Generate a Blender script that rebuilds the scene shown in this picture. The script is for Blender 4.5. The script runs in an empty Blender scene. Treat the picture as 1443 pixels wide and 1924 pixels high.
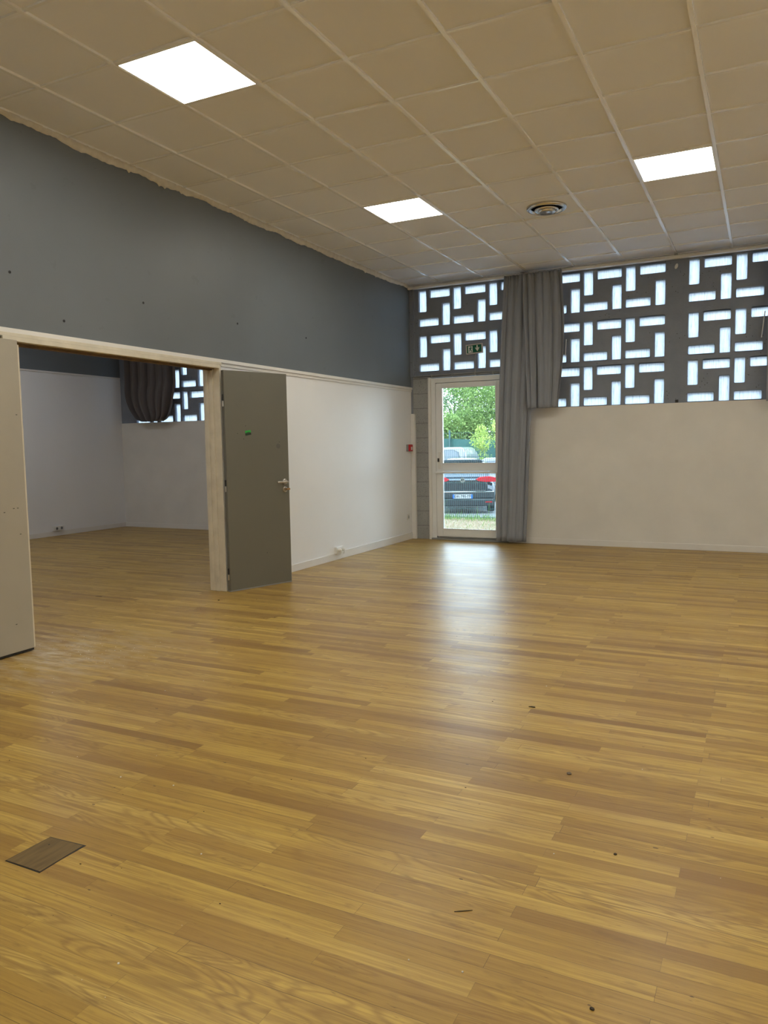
import bpy, bmesh, math, random
from mathutils import Vector, Matrix, Euler
random.seed(11)
C = bpy.context.scene.collection
sc = bpy.context.scene

# ------------------------------------------------------------------ camera
H = 3.513; D = 6.426            # ceiling height, back wall plane
cx, cy, cz = 4.464529, -3.414892, 1.306198
yaw, pitch, roll, FPX = -0.463697, -0.085249, -0.017218, 1433.467
fwd = Vector((math.sin(yaw)*math.cos(pitch), math.cos(yaw)*math.cos(pitch), math.sin(pitch)))
rt = Vector((math.cos(yaw), -math.sin(yaw), 0)); up = rt.cross(fwd)
r2 = math.cos(roll)*rt + math.sin(roll)*up
u2 = -math.sin(roll)*rt + math.cos(roll)*up
cam_d = bpy.data.cameras.new('camera'); cam = bpy.data.objects.new('camera', cam_d); C.objects.link(cam)
M = Matrix((r2, u2, -fwd)).transposed().to_4x4(); M.translation = (cx, cy, cz)
cam.matrix_world = M
cam_d.sensor_fit = 'VERTICAL'; cam_d.sensor_height = 36.0; cam_d.lens = FPX*36.0/1924.0
cam_d.clip_start = 0.05; cam_d.clip_end = 400
sc.camera = cam

# ------------------------------------------------------------------ light and exposure
sc.view_settings.view_transform = 'Standard'; sc.view_settings.look = 'None'
sc.view_settings.gamma = 1.0; sc.view_settings.use_curve_mapping = False
sc.view_settings.exposure = 0.0
W = bpy.data.worlds.new('sky'); sc.world = W; W.use_nodes = True
nt = W.node_tree; nt.nodes.clear()
wo = nt.nodes.new('ShaderNodeOutputWorld'); bg = nt.nodes.new('ShaderNodeBackground')
tc = nt.nodes.new('ShaderNodeTexCoord'); sx = nt.nodes.new('ShaderNodeSeparateXYZ'); rp = nt.nodes.new('ShaderNodeValToRGB')
nt.links.new(tc.outputs['Generated'], sx.inputs[0]); nt.links.new(sx.outputs['Z'], rp.inputs[0])
rp.color_ramp.elements[0].position = 0.0; rp.color_ramp.elements[0].color = (0.80, 0.90, 1.0, 1)
rp.color_ramp.elements[1].position = 0.8; rp.color_ramp.elements[1].color = (0.50, 0.72, 1.0, 1)
nt.links.new(rp.outputs[0], bg.inputs[0]); nt.links.new(bg.outputs[0], wo.inputs[0])
SKY = 9.3
bg.inputs[1].default_value = SKY
sd = bpy.data.lights.new('sun', 'SUN'); sd.energy = 3.5; sd.angle = 0.01; sd.color = (1, .95, .85)
so = bpy.data.objects.new('sun', sd); C.objects.link(so)
so.rotation_euler = Vector((-0.35, 0.45, -0.82)).to_track_quat('-Z', 'Y').to_euler()
PANEL = 21.5                     # ceiling light panels
PANEL_COL = (1.0, 0.96, 0.86)

# ------------------------------------------------------------------ material helpers
class NT:
    def __init__(s, name):
        s.m = bpy.data.materials.new(name); s.m.use_nodes = True
        s.t = s.m.node_tree; s.t.nodes.clear()
        s.out = s.t.nodes.new('ShaderNodeOutputMaterial')
    def n(s, typ, **kw):
        nd = s.t.nodes.new('ShaderNode'+typ)
        for k, v in kw.items(): setattr(nd, k, v)
        return nd
    def l(s, a, b): s.t.links.new(a, b)
    def put(s, sock, v):
        if isinstance(v, bpy.types.NodeSocket): s.l(v, sock)
        else: sock.default_value = v
    def math(s, op, a, b=None, c=None, clamp=False):
        nd = s.n('Math', operation=op, use_clamp=clamp); s.put(nd.inputs[0], a)
        if b is not None: s.put(nd.inputs[1], b)
        if c is not None: s.put(nd.inputs[2], c)
        return nd.outputs[0]
    def mix(s, f, a, b, blend='MIX'):
        nd = s.n('Mix', data_type='RGBA', blend_type=blend)
        s.put(nd.inputs[0], f)
        for i, v in ((6, a), (7, b)):
            if not isinstance(v, bpy.types.NodeSocket) and len(v) == 3: v = (*v, 1)
            s.put(nd.inputs[i], v)
        return nd.outputs[2]
    def comb(s, x, y, z):
        nd = s.n('CombineXYZ'); s.put(nd.inputs[0], x); s.put(nd.inputs[1], y); s.put(nd.inputs[2], z); return nd.outputs[0]
    def pos(s):
        nd = s.n('TexCoord'); return nd.outputs['Object']
    def xyz(s, v=None):
        nd = s.n('SeparateXYZ'); s.l(v or s.pos(), nd.inputs[0]); return nd.outputs
    def noise(s, v, scale, detail=3, rough=.5, dist=0):
        nd = s.n('TexNoise'); s.l(v, nd.inputs['Vector']); nd.inputs['Scale'].default_value = scale
        nd.inputs['Detail'].default_value = detail; nd.inputs['Roughness'].default_value = rough
        nd.inputs['Distortion'].default_value = dist; return nd.outputs['Fac']
    def ramp(s, f, pts):
        nd = s.n('ValToRGB'); s.l(f, nd.inputs[0]); e = nd.color_ramp.elements
        while len(e) < len(pts): e.new(0.5)
        for i, (p, c) in enumerate(pts):
            e[i].position = p; e[i].color = (*c, 1) if len(c) == 3 else c
        return nd.outputs[0]
    def bsdf(s, col, rough=.5, metal=0, spec=.5, bump=None, bstr=.3, bdist=.01, **kw):
        b = s.n('BsdfPrincipled')
        if not isinstance(col, bpy.types.NodeSocket): col = (*col, 1) if len(col) == 3 else col
        s.put(b.inputs['Base Color'], col); s.put(b.inputs['Roughness'], rough)
        b.inputs['Metallic'].default_value = metal; b.inputs['Specular IOR Level'].default_value = spec
        for k, v in kw.items(): s.put(b.inputs[k.replace('_', ' ')], v)
        if bump is not None:
            bn = s.n('Bump'); bn.inputs['Strength'].default_value = bstr; bn.inputs['Distance'].default_value = bdist
            s.l(bump, bn.inputs['Height']); s.l(bn.outputs[0], b.inputs['Normal'])
        s.l(b.outputs[0], s.out.inputs[0]); s.b = b
        return s.m

def paint(name, col, rough=.55, var=.06, scale=3, bump=.08, metal=0, spec=.5):
    t = NT(name); v = t.pos(); f = t.noise(v, scale, 4)
    g = t.noise(v, scale*40, 2)
    d = tuple(c*(1-var*2) for c in col)
    c = t.mix(f, tuple(min(1, c*(1+var)) for c in col), d)
    return t.bsdf(c, rough, metal, spec, bump=g, bstr=bump, bdist=.004)

def two_tone(name, low, high, zsplit):
    t = NT(name); v = t.pos(); x, y, z = t.xyz(v)
    f = t.math('GREATER_THAN', z, zsplit)
    n1 = t.noise(v, 1.3, 4, .55); n2 = t.noise(v, 6, 5, .6)
    lo = t.mix(n1, low, tuple(c*.93 for c in low))
    hi = t.mix(n1, tuple(c*1.08 for c in high), tuple(c*.86 for c in high))
    sm = t.math('GREATER_THAN', n2, .66)
    hi = t.mix(t.math('MULTIPLY', sm, .25), hi, tuple(c*.7 for c in high))
    col = t.mix(f, lo, hi)
    ro = t.math('MULTIPLY_ADD', f, -.06, .54)
    g = t.noise(v, 130, 2)
    return t.bsdf(col, ro, bump=g, bstr=.12, bdist=.003)

WHITE = (.87, .87, .87); GREYBLUE = (.155, .172, .186)
M_wall = two_tone('two tone wall paint', WHITE, GREYBLUE, 2.10)
M_wall2 = two_tone('far room wall paint', WHITE, GREYBLUE, 2.55)
M_white = paint('off white wall paint', (.78, .76, .71), .55)
M_trimw = paint('white gloss trim', (.80, .78, .74), .4, .04)
M_cream = paint('cream frame paint', (.72, .66, .53), .42, .12, 9)
M_leafgrey = paint('grey brown door paint', (.160, .156, .124), .38, .06, 2)
M_leafpale = paint('beige door paint', (.42, .385, .31), .45, .07, 3)
M_alu = paint('grey beige lacquered aluminium', (.82, .83, .82), .35, .04)
M_plastic = paint('white plastic', (.78, .77, .74), .35, .02)
M_cable = paint('grey conduit', (.30, .31, .31), .4, .1)
M_black = paint('black rubber', (.012, .012, .012), .5, .02)
M_bare = paint('bare brown wood', (.19, .115, .055), .7, .35, 14)

def concrete():
    t = NT('painted rough concrete'); v = t.pos()
    a = t.noise(v, 5, 6, .65); b = t.noise(v, 60, 3, .7)
    vo = t.n('TexVoronoi'); t.l(v, vo.inputs['Vector']); vo.inputs['Scale'].default_value = 26
    hole = t.math('MULTIPLY', t.math('LESS_THAN', vo.outputs['Distance'], .13), t.math('GREATER_THAN', t.noise(v, 2.2, 2), .56))
    c = t.mix(a, (.26, .29, .345), (.175, .195, .235)); c = t.mix(hole, c, (.05, .05, .05))
    h = t.math('SUBTRACT', t.math('ADD', t.math('MULTIPLY', a, .6), t.math('MULTIPLY', b, .4)), t.math('MULTIPLY', hole, .6))
    return t.bsdf(c, .62, bump=h, bstr=.5, bdist=.012)
M_conc = concrete()
def blocks():
    t = NT('grey concrete block'); v = t.pos(); x, y, z = t.xyz(v)
    a = t.noise(v, 4, 6, .6); b = t.noise(v, 120, 3, .8)
    q = t.math('FRACT', t.math('DIVIDE', t.math('ADD', z, t.math('MULTIPLY', t.noise(v, 6, 2), .02)), .205))
    jt = t.math('GREATER_THAN', q, .955)
    vo = t.n('TexVoronoi'); t.l(v, vo.inputs['Vector']); vo.inputs['Scale'].default_value = 55
    hole = t.math('LESS_THAN', vo.outputs['Distance'], .17)
    c = t.mix(a, (.46, .47, .47), (.32, .33, .33)); c = t.mix(hole, c, (.05, .05, .05)); c = t.mix(t.math('MULTIPLY', jt, .45), c, (.07, .07, .07))
    h = t.math('SUBTRACT', b, t.math('ADD', hole, jt))
    return t.bsdf(c, .85, bump=h, bstr=.8, bdist=.01)
M_block = blocks()

def ceiling_mat():
    t = NT('ceiling tile'); v = t.pos(); x, y, z = t.xyz(v)
    i = t.math('FLOOR', t.math('DIVIDE', t.math('ADD', x, .13), .6)); j = t.math('FLOOR', t.math('DIVIDE', y, .6))
    w = t.n('TexWhiteNoise', noise_dimensions='2D'); t.l(t.comb(i, j, 0), w.inputs['Vector'])
    f = t.math('MULTIPLY_ADD', w.outputs['Value'], .5, t.math('MULTIPLY', t.noise(v, .8, 3), .5))
    c = t.mix(f, (.88, .885, .90), (.82, .825, .84))
    return t.bsdf(c, .8, bump=t.noise(v, 220, 2), bstr=.15, bdist=.003)
M_tile = ceiling_mat()
M_grid = paint('white enamelled grid', (.95, .95, .94), .22, .01, spec=.9)

def floor_mat():
    t = NT('varnished pine strip parquet'); v = t.pos(); x, y, z = t.xyz(v)
    w = .0573
    r = t.math('DIVIDE', t.math('ADD', y, 1.122+w*40), w)
    row = t.math('FLOOR', r); fy = t.math('FRACT', r)
    wn = t.n('TexWhiteNoise', noise_dimensions='1D'); t.l(row, wn.inputs['W'])
    rowh = wn.outputs['Value']
    odd = t.math('MODULO', row, 2.0)
    off = t.math('ADD', t.math('MULTIPLY', odd, .4), t.math('MULTIPLY', t.math('GREATER_THAN', rowh, .72), t.math('MULTIPLY', rowh, .43)))
    p = t.math('DIVIDE', t.math('ADD', t.math('ADD', x, off), 40*.8-3.86), .8)
    idx = t.math('FLOOR', p); fx = t.math('FRACT', p)
    w2 = t.n('TexWhiteNoise', noise_dimensions='2D'); t.l(t.comb(row, idx, 0), w2.inputs['Vector'])
    hv = w2.outputs['Value']; hc = t.xyz(w2.outputs['Color'])
    # plank colour
    base = t.ramp(hv, [(0, (.27, .148, .032)), (.14, (.38, .232, .048)), (.5, (.51, .332, .067)), (.8, (.57, .385, .085)), (1, (.64, .45, .12))])
    # grain
    gv = t.comb(t.math('MULTIPLY', x, 2.2), t.math('MULTIPLY', y, 75), t.math('MULTIPLY', hv, 60))
    g1 = t.noise(gv, 1.0, 5, .6, .3)
    gr = t.comb(t.math('MULTIPLY', x, 1.3), t.math('MULTIPLY', y, 9), t.math('MULTIPLY', hc[0], 40))
    g2 = t.noise(gr, 1.0, 2, .5, .6)
    rings = t.math('MULTIPLY_ADD', t.math('SINE', t.math('MULTIPLY', g2, 95)), .5, .5)
    rings = t.math('POWER', rings, 2.0)
    ringw = t.math('MULTIPLY', rings, t.math('GREATER_THAN', hc[1], .62))
    c = t.mix(t.math('MULTIPLY', t.math('SUBTRACT', g1, .36, clamp=True), 1.9), base, (.235, .125, .026))
    fg = t.noise(t.comb(t.math('MULTIPLY', x, 9), t.math('MULTIPLY', y, 330), hv), 1.0, 2, .6)
    c = t.mix(t.math('MULTIPLY', t.math('SUBTRACT', fg, .52, clamp=True), 2.2), c, (.22, .12, .03))
    tk = t.noise(t.comb(t.math('MULTIPLY', x, 22), t.math('MULTIPLY', y, 120), t.math('MULTIPLY', hv, 5)), 1.0, 2, .5)
    c = t.mix(t.math('MULTIPLY', t.math('SUBTRACT', tk, .70, clamp=True), 7.0, clamp=True), c, (.09, .045, .015))
    c = t.mix(t.math('MULTIPLY', ringw, .50), c, (.235, .125, .026))
    # long soft streaks and blotches
    bl = t.noise(t.comb(t.math('MULTIPLY', x, .9), t.math('MULTIPLY', y, 3.5), 0), 1.6, 4, .6)
    c = t.mix(t.math('MULTIPLY', t.math('SUBTRACT', bl, .48, clamp=True), 2.0), c, (.30, .165, .05))
    sm = t.noise(t.comb(t.math('MULTIPLY', x, 8), t.math('MULTIPLY', y, 26), t.math('MULTIPLY', hv, 9)), 1.0, 3, .6)
    c = t.mix(t.math('MULTIPLY', t.math('SUBTRACT', sm, .60, clamp=True), 3.2), c, (.17, .09, .025))
    # knots
    vo = t.n('TexVoronoi'); t.l(t.comb(t.math('MULTIPLY', x, 2.6), t.math('MULTIPLY', y, 5.2), 0), vo.inputs['Vector']); vo.inputs['Scale'].default_value = 2.0
    kn = t.math('LESS_THAN', t.math('ADD', vo.outputs['Distance'], t.math('MULTIPLY', sm, .09)), .078)
    c = t.mix(t.math('MULTIPLY', kn, .75), c, (.07, .03, .01))
    # joints
    e1 = t.math('MINIMUM', fy, t.math('SUBTRACT', 1.0, fy))
    e1m = t.math('MULTIPLY', e1, w)
    e2m = t.math('MULTIPLY', t.math('MINIMUM', fx, t.math('SUBTRACT', 1.0, fx)), .8)
    gapw = t.math('MULTIPLY_ADD', t.math('POWER', rowh, 3.0), .0011, .00045)
    gy = t.math('LESS_THAN', e1m, gapw); gx = t.math('LESS_THAN', e2m, .0006)
    gap = t.math('MAXIMUM', gy, gx)
    gs = t.math('MULTIPLY', gap, t.math('MULTIPLY_ADD', rowh, .75, .22))
    c = t.mix(gs, c, (.055, .028, .01))
    # plaster dust trodden in by the doorway
    dv = t.n('VectorMath', operation='DISTANCE'); t.l(v, dv.inputs[0]); dv.inputs[1].default_value = (.35, -.05, 0)
    dm = t.math('SUBTRACT', 1.0, t.math('DIVIDE', dv.outputs['Value'], .95), clamp=True)
    dn = t.math('MULTIPLY', t.math('SUBTRACT', t.noise(t.comb(t.math('MULTIPLY', x, 3), t.math('MULTIPLY', y, 9), 0), 1.5, 4, .6), .42, clamp=True), 3.0)
    c = t.mix(t.math('MULTIPLY', dm, dn, clamp=True), c, (.62, .56, .44))
    cup = t.math('MULTIPLY', t.math('MULTIPLY', fy, t.math('SUBTRACT', 1.0, fy)), .5)
    tilt = t.math('MULTIPLY', fy, t.math('SUBTRACT', hc[2], .5))
    hgt = t.math('ADD', t.math('ADD', cup, t.math('MULTIPLY', tilt, .55)), t.math('MULTIPLY', g1, .35))
    hgt = t.math('SUBTRACT', hgt, t.math('MULTIPLY', gap, .8))
    wv = t.noise(v, 3.0, 3, .6)
    ro = t.math('MULTIPLY_ADD', wv, .16, .255)
    ro = t.math('ADD', ro, t.math('MULTIPLY', g1, .08))
    return t.bsdf(c, ro, spec=.5, bump=hgt, bstr=.55, bdist=.0024)
M_floor = floor_mat()

def curtain_mat(name, col):
    t = NT(name); v = t.pos()
    a = t.noise(v, 3, 4); g = t.noise(v, 500, 2)
    c = t.mix(a, col, tuple(k*.8 for k in col))
    p = t.bsdf(c, .85, spec=.25, bump=g, bstr=.2, bdist=.002, Sheen_Weight=.25)
    return p
M_curt = curtain_mat('grey blackout curtain', (.31, .33, .37))
M_curt2 = curtain_mat('brown grey blackout curtain', (.13, .115, .115))
M_lining = paint('pale curtain lining', (.5, .5, .5), .8, .03)

def glass(name, tint=(1, 1, 1), refl=.08):
    t = NT(name); tr = t.n('BsdfTransparent'); tr.inputs[0].default_value = (*tint, 1)
    gl = t.n('BsdfGlossy'); gl.inputs['Roughness'].default_value = .02
    fr = t.n('Fresnel'); fr.inputs['IOR'].default_value = 1.45
    mx = t.n('MixShader'); t.l(fr.outputs[0], mx.inputs[0]); t.l(tr.outputs[0], mx.inputs[1]); t.l(gl.outputs[0], mx.inputs[2])
    t.l(mx.outputs[0], t.out.inputs[0]); return t.m
M_glass = glass('clear glass', (.93, .97, .96))
def pane_mat():
    t = NT('ribbed translucent glass'); v = t.pos(); x, y, z = t.xyz(v)
    n = t.noise(t.comb(t.math('MULTIPLY', x, 70), 0, t.math('MULTIPLY', z, 5)), 1, 4, .7)
    n2 = t.noise(v, 9, 4, .6)
    rib = t.math('MULTIPLY_ADD', t.math('SINE', t.math('MULTIPLY', x, 700)), .5, .5)
    riz = t.math('MULTIPLY_ADD', t.math('SINE', t.math('MULTIPLY', z, 560)), .5, .5)
    dirt = t.math('MULTIPLY', t.math('SUBTRACT', n, .50, clamp=True), 4.2, clamp=True)
    c = t.mix(n2, (.66, .72, .81), (.82, .87, .93))
    c = t.mix(dirt, c, (.27, .33, .42))
    c = t.mix(t.math('MULTIPLY', t.math('MULTIPLY', rib, riz), .55), c, (.30, .37, .48))
    tl = t.n('BsdfTranslucent'); t.l(c, tl.inputs[0])
    gl = t.n('BsdfGlossy'); gl.inputs['Roughness'].default_value = .25
    mx = t.n('MixShader'); mx.inputs[0].default_value = .05
    t.l(tl.outputs[0], mx.inputs[1]); t.l(gl.outputs[0], mx.inputs[2]); t.l(mx.outputs[0], t.out.inputs[0]); return t.m
M_pane = pane_mat()
def emis(name, col, s):
    t = NT(name); e = t.n('Emission'); e.inputs[0].default_value = (*col, 1); e.inputs[1].default_value = s
    t.l(e.outputs[0], t.out.inputs[0]); return t.m
M_panel = emis('lit panel diffuser', PANEL_COL, PANEL)
def metal(name, col, rough): 
    t = NT(name); return t.bsdf(col, t.math('MULTIPLY_ADD', t.noise(t.pos(), 30, 2), .08, rough), 1.0)
M_chrome = metal('brushed chrome', (.75, .73, .70), .16)
M_steel = metal('satin steel', (.6, .57, .52), .32)
M_brass = metal('brass key', (.55, .33, .16), .3)

# ------------------------------------------------------------------ mesh helpers
def bx(bm, x0, x1, y0, y1, z0, z1, mi=0, mat=None):
    vs = [bm.verts.new(p) for p in ((x0,y0,z0),(x1,y0,z0),(x1,y1,z0),(x0,y1,z0),(x0,y0,z1),(x1,y0,z1),(x1,y1,z1),(x0,y1,z1))]
    if mat is not None:
        for v in vs: v.co = mat @ v.co
    fs = [bm.faces.new([vs[i] for i in q]) for q in ((3,2,1,0),(4,5,6,7),(0,1,5,4),(1,2,6,5),(2,3,7,6),(3,0,4,7))]
    for f in fs: f.material_index = mi
    return vs
def NB(): return bmesh.new()
def obj(name, bm, mats, parent=None, smooth=False, bevel=0, seg=2):
    if not isinstance(mats, (list, tuple)): mats = [mats]
    me = bpy.data.meshes.new(name)
    bmesh.ops.recalc_face_normals(bm, faces=bm.faces)
    bm.to_mesh(me); bm.free()
    for m in mats: me.materials.append(m)
    o = bpy.data.objects.new(name, me); C.objects.link(o)
    if parent is not None:
        mw = Matrix.Identity(4); q = parent
        while q is not None: mw = q.matrix_basis @ mw; q = q.parent
        me.transform(mw.inverted()); o.parent = parent
    if smooth:
        for p in me.polygons: p.use_smooth = True
    if bevel:
        b = o.modifiers.new('bevel', 'BEVEL'); b.width = bevel; b.segments = seg; b.limit_method = 'ANGLE'; b.angle_limit = math.radians(40)
        b.harden_normals = False
    return o
def box(name, c, mat, parent=None, bevel=0):
    bm = NB(); bx(bm, *c); return obj(name, bm, mat, parent, bevel=bevel)
def thing(name, label, cat, loc=(0, 0, 0), rz=0, group=None, rot=None):
    o = bpy.data.objects.new(name, None); C.objects.link(o); o.empty_display_size = .1
    o.location = loc; o.rotation_euler = rot if rot else (0, 0, rz)
    o.matrix_basis = Matrix.LocRotScale(Vector(loc), Euler(rot if rot else (0, 0, rz)), None)
    o['label'] = label; o['category'] = cat
    if group: o['group'] = group
    return o
def tag(o, label, cat, group=None, kind=None):
    o['label'] = label; o['category'] = cat
    if group: o['group'] = group
    if kind: o['kind'] = kind
    return o
def st(o): o['kind'] = 'structure'; return o
def tube(bm, pts, r, n=10, cap=True, mi=0):
    pts = [Vector(p) for p in pts]; rings = []
    rs = r if isinstance(r, (list, tuple)) else [r]*len(pts)
    for i, p in enumerate(pts):
        a = pts[max(i-1, 0)]; b = pts[min(i+1, len(pts)-1)]; d = (b-a).normalized()
        q = d.to_track_quat('Z', 'Y'); 
        rings.append([bm.verts.new(p + q @ Vector((rs[i]*math.cos(2*math.pi*k/n), rs[i]*math.sin(2*math.pi*k/n), 0))) for k in range(n)])
    for a, b in zip(rings, rings[1:]):
        # align
        best = min(range(n), key=lambda s: sum((a[k].co-b[(k+s) % n].co).length for k in range(0, n, 3)))
        for k in range(n):
            f = bm.faces.new((a[k], a[(k+1) % n], b[(k+1+best) % n], b[(k+best) % n])); f.material_index = mi
    if cap:
        bm.faces.new(rings[0][::-1]).material_index = mi; bm.faces.new(rings[-1]).material_index = mi
def lathe(bm, prof, c, axis='Z', n=32, mi=0):
    rings = []
    for r, h in prof:
        ring = []
        for k in range(n):
            a = 2*math.pi*k/n; u, v = r*math.cos(a), r*math.sin(a)
            p = {'Z': (u, v, h), 'Y': (u, h, v), 'X': (h, u, v)}[axis]
            ring.append(bm.verts.new(Vector(c)+Vector(p)))
        rings.append(ring)
    for a, b in zip(rings, rings[1:]):
        for k in range(n):
            f = bm.faces.new((a[k], a[(k+1) % n], b[(k+1) % n], b[k])); f.material_index = mi
    for ring in (rings[0], rings[-1]):
        f = bm.faces.new(ring); f.material_index = mi
def copy_tree(o, parent=None):
    c = o.copy(); C.objects.link(c); c.parent = parent
    for ch in o.children: copy_tree(ch, c)
    return c
def text_bm(s, size, mat4, depth=.002, space=1.0):
    cu = bpy.data.curves.new('t', 'FONT'); cu.body = s; cu.size = size; cu.extrude = depth; cu.align_x = 'CENTER'; cu.align_y = 'CENTER'; cu.space_character = space
    to = bpy.data.objects.new('t', cu); C.objects.link(to); bpy.context.view_layer.update()
    me = bpy.data.meshes.new_from_object(to.evaluated_get(bpy.context.evaluated_depsgraph_get()))
    bm = NB(); bm.from_mesh(me); bm.transform(mat4)
    bpy.data.objects.remove(to); bpy.data.meshes.remove(me); bpy.data.curves.remove(cu)
    return bm
def prism(bm, pts, axis, a, b, mi=0):
    """polygon pts (u,v) extruded along axis from a to b"""
    def P(u, v, w): return {'X': (w, u, v), 'Y': (u, w, v), 'Z': (u, v, w)}[axis]
    A = [bm.verts.new(P(u, v, a)) for u, v in pts]; B = [bm.verts.new(P(u, v, b)) for u, v in pts]
    n = len(pts)
    for f in [bm.faces.new(A), bm.faces.new(B[::-1])]+[bm.faces.new((A[i], A[(i+1) % n], B[(i+1) % n], B[i])) for i in range(n)]: f.material_index = mi
    return A+B

# ------------------------------------------------------------------ the room shell
X1, Y0 = 6.62, -5.2              # right wall, wall behind the camera
XF = -5.49; XP = -.13           # far wall of the second room, far face of the partition
OP0, OP1, OPZ = .0, 2.15, 2.036 # door opening in the partition
bm = NB(); bx(bm, XF-.2, X1+.2, Y0-.2, D+.16, -.12, 0); st(obj('floor', bm, M_floor))

# ceiling slab of tiles and its grid
bm = NB()
bx(bm, XF-.2, X1+.2, Y0-.2, D+.3, H+.012, H+.25); st(obj('ceiling', bm, M_tile))
def grid_bars(x0, x1, y0, y1):
    bm = NB()
    i = math.ceil((x0+.13)/.6)
    while -.13+.6*i < x1:
        x = -.13+.6*i; bx(bm, x-.0125, x+.0125, y0, y1, H-.003, H+.013); i += 1
    j = math.ceil(y0/.6)
    while .6*j < y1:
        y = .6*j; bx(bm, x0, x1, y-.009, y+.009, H+.001, H+.013); j += 1
    for a in ((x0, x0+.02, y0, y1), (x1-.02, x1, y0, y1), (x0, x1, y0, y0+.02), (x0, x1, y1-.02, y1)):
        bx(bm, *a, H-.001, H+.012)
    return bm
st(obj('trim_1', grid_bars(0.0, X1, Y0, D), M_grid))
st(obj('trim_2', grid_bars(XF, XP, -3.0, D), M_grid))

# partition with the double door opening
bm = NB()
for a in ((Y0, OP0-.05, 0, H+.02), (OP0-.05, OP1+.05, OPZ+.04, H+.02), (OP1+.05, D+.1, 0, H+.02)):
    bx(bm, XP, 0, a[0], a[1], a[2], a[3])
wl = st(obj('wall_left', bm, M_wall))
for (y, z) in ((.082, 2.491), (1.287, 2.482), (2.503, 2.482), (3.704, 2.491), (.5, 2.232)):
    bm = NB(); lathe(bm, [(.009, .0), (.010, .003), (.006, .004), (.005, .001)], (0, y, z), 'X', 12); obj('screw_hole', bm, M_black, wl)
bm = NB(); bx(bm, XF-.15, XF, -3.2, D+.1, 0, H+.02); st(obj('wall_far_left', bm, M_wall2))
bm = NB(); bx(bm, XF, XP, -3.2, -3.0, 0, H+.02); st(obj('wall_far_front', bm, M_white))
bm = NB(); bx(bm, X1, X1+.15, Y0, D+.1, 0, H+.02); st(obj('wall_right', bm, M_white))
bm = NB(); bx(bm, -.13, X1+.15, Y0-.15, Y0, 0, H+.02); st(obj('wall_front', bm, M_white))

# back wall: concrete frame with claustra panels, plasterboard lining below
YC = D+.015; TH = .11          # claustra inner face and thickness
ROWS = [3.437, 2.822, 2.265]
def slots(xs, rows, units=3):
    out = []
    for zt in rows:
        for u in range(units):
            x = xs+.507*u
            out += [(x, x+.112, zt-.285, zt), (x+.165, x+.457, zt-.105, zt-.003), (x+.345, x+.457, zt-.485, zt-.195), (x, x+.29, zt-.482, zt-.382)]
    return out
def slab_with_slots(x0, x1, z0, z1, sl):
    xs = sorted({round(v, 4) for s in sl for v in s[:2]} | {x0, x1}); zs = sorted({round(v, 4) for s in sl for v in s[2:]} | {z0, z1})
    bm = NB(); cache = {}
    def V(i, j, k):
        if (i, j, k) not in cache: cache[i, j, k] = bm.verts.new((xs[i], YC+(TH if k else 0), zs[j]))
        return cache[i, j, k]
    def solid(i, j):
        if not (0 <= i < len(xs)-1 and 0 <= j < len(zs)-1): return False
        mx, mz = (xs[i]+xs[i+1])/2, (zs[j]+zs[j+1])/2
        return not any(a < mx < b and c < mz < d for a, b, c, d in sl)
    for i in range(len(xs)-1):
        for j in range(len(zs)-1):
            if not solid(i, j): continue
            for k in (0, 1):
                q = [V(i, j, k), V(i+1, j, k), V(i+1, j+1, k), V(i, j+1, k)]
                bm.faces.new(q if k == 0 else q[::-1])
            for di, dj, a, b in ((-1, 0, (i, j), (i, j+1)), (1, 0, (i+1, j), (i+1, j+1)), (0, -1, (i, j), (i+1, j)), (0, 1, (i, j+1), (i+1, j+1))):
                if not solid(i+di, j+dj):
                    bm.faces.new([V(*a, 0), V(*b, 0), V(*b, 1), V(*a, 1)])
    # round the slot corners
    es = [e for e in bm.edges if abs(e.verts[0].co.y-e.verts[1].co.y) > .05 and x0+.001 < e.verts[0].co.x < x1-.001 and z0+.001 < e.verts[0].co.z < z1-.001
          and any(abs(e.verts[0].co.x-vx) < 2e-4 and abs(e.verts[0].co.z-vz) < 2e-4 for s in sl for vx in s[:2] for vz in s[2:])]
    bmesh.ops.bevel(bm, geom=es, offset=.011, segments=3, profile=.5, affect='EDGES')
    # soft inner lip
    fe = [e for e in bm.edges if len(e.link_faces) == 2 and all(abs(v.co.y-YC) < 1e-5 for v in e.verts) and any(abs(f.normal.y) < .5 for f in e.link_faces)
          and x0+.001 < e.verts[0].co.x < x1-.001 and z0+.001 < e.verts[0].co.z < z1-.001]
    bmesh.ops.recalc_face_normals(bm, faces=bm.faces)
    bmesh.ops.bevel(bm, geom=fe, offset=.012, segments=2, profile=.5, affect='EDGES')
    return bm
def claustra(n, xs, rows, z0):
    un = 2 if n == 4 else 3
    sl = slots(xs, rows, un)
    x0, x1, z1 = round(xs-.06, 4), round(xs+.507*(un-1)+.517, 4), 3.50
    w = st(obj('window_%d' % n, slab_with_slots(x0, x1, z0, z1, sl), M_conc))
    bm = NB()
    for a, b, c, d in sl:
        bx(bm, a-.004, b+.004, YC+.045, YC+.053, c-.004, d+.004, 1)
    for f in bm.faces:
        f.normal_update()
        if all(abs(v.co.y-(YC+.045)) < 1e-5 for v in f.verts): f.material_index = 0
    obj('glass_pane', bm, [M_pane, M_glass], w)
    return x0, x1
edges = []
PAN = [(1, .126, 2, 2.27), (2, 1.876, 3, 1.76), (3, 3.612, 3, 1.76), (4, 5.35, 3, 1.76), (6, -1.683, 3, 1.76), (7, -3.418, 3, 1.76), (8, -5.154, 3, 1.76)]
spans = []
for n, xs, nr, z0 in PAN: spans.append(claustra(n, xs, ROWS[:nr], z0))
spans.sort()
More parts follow.
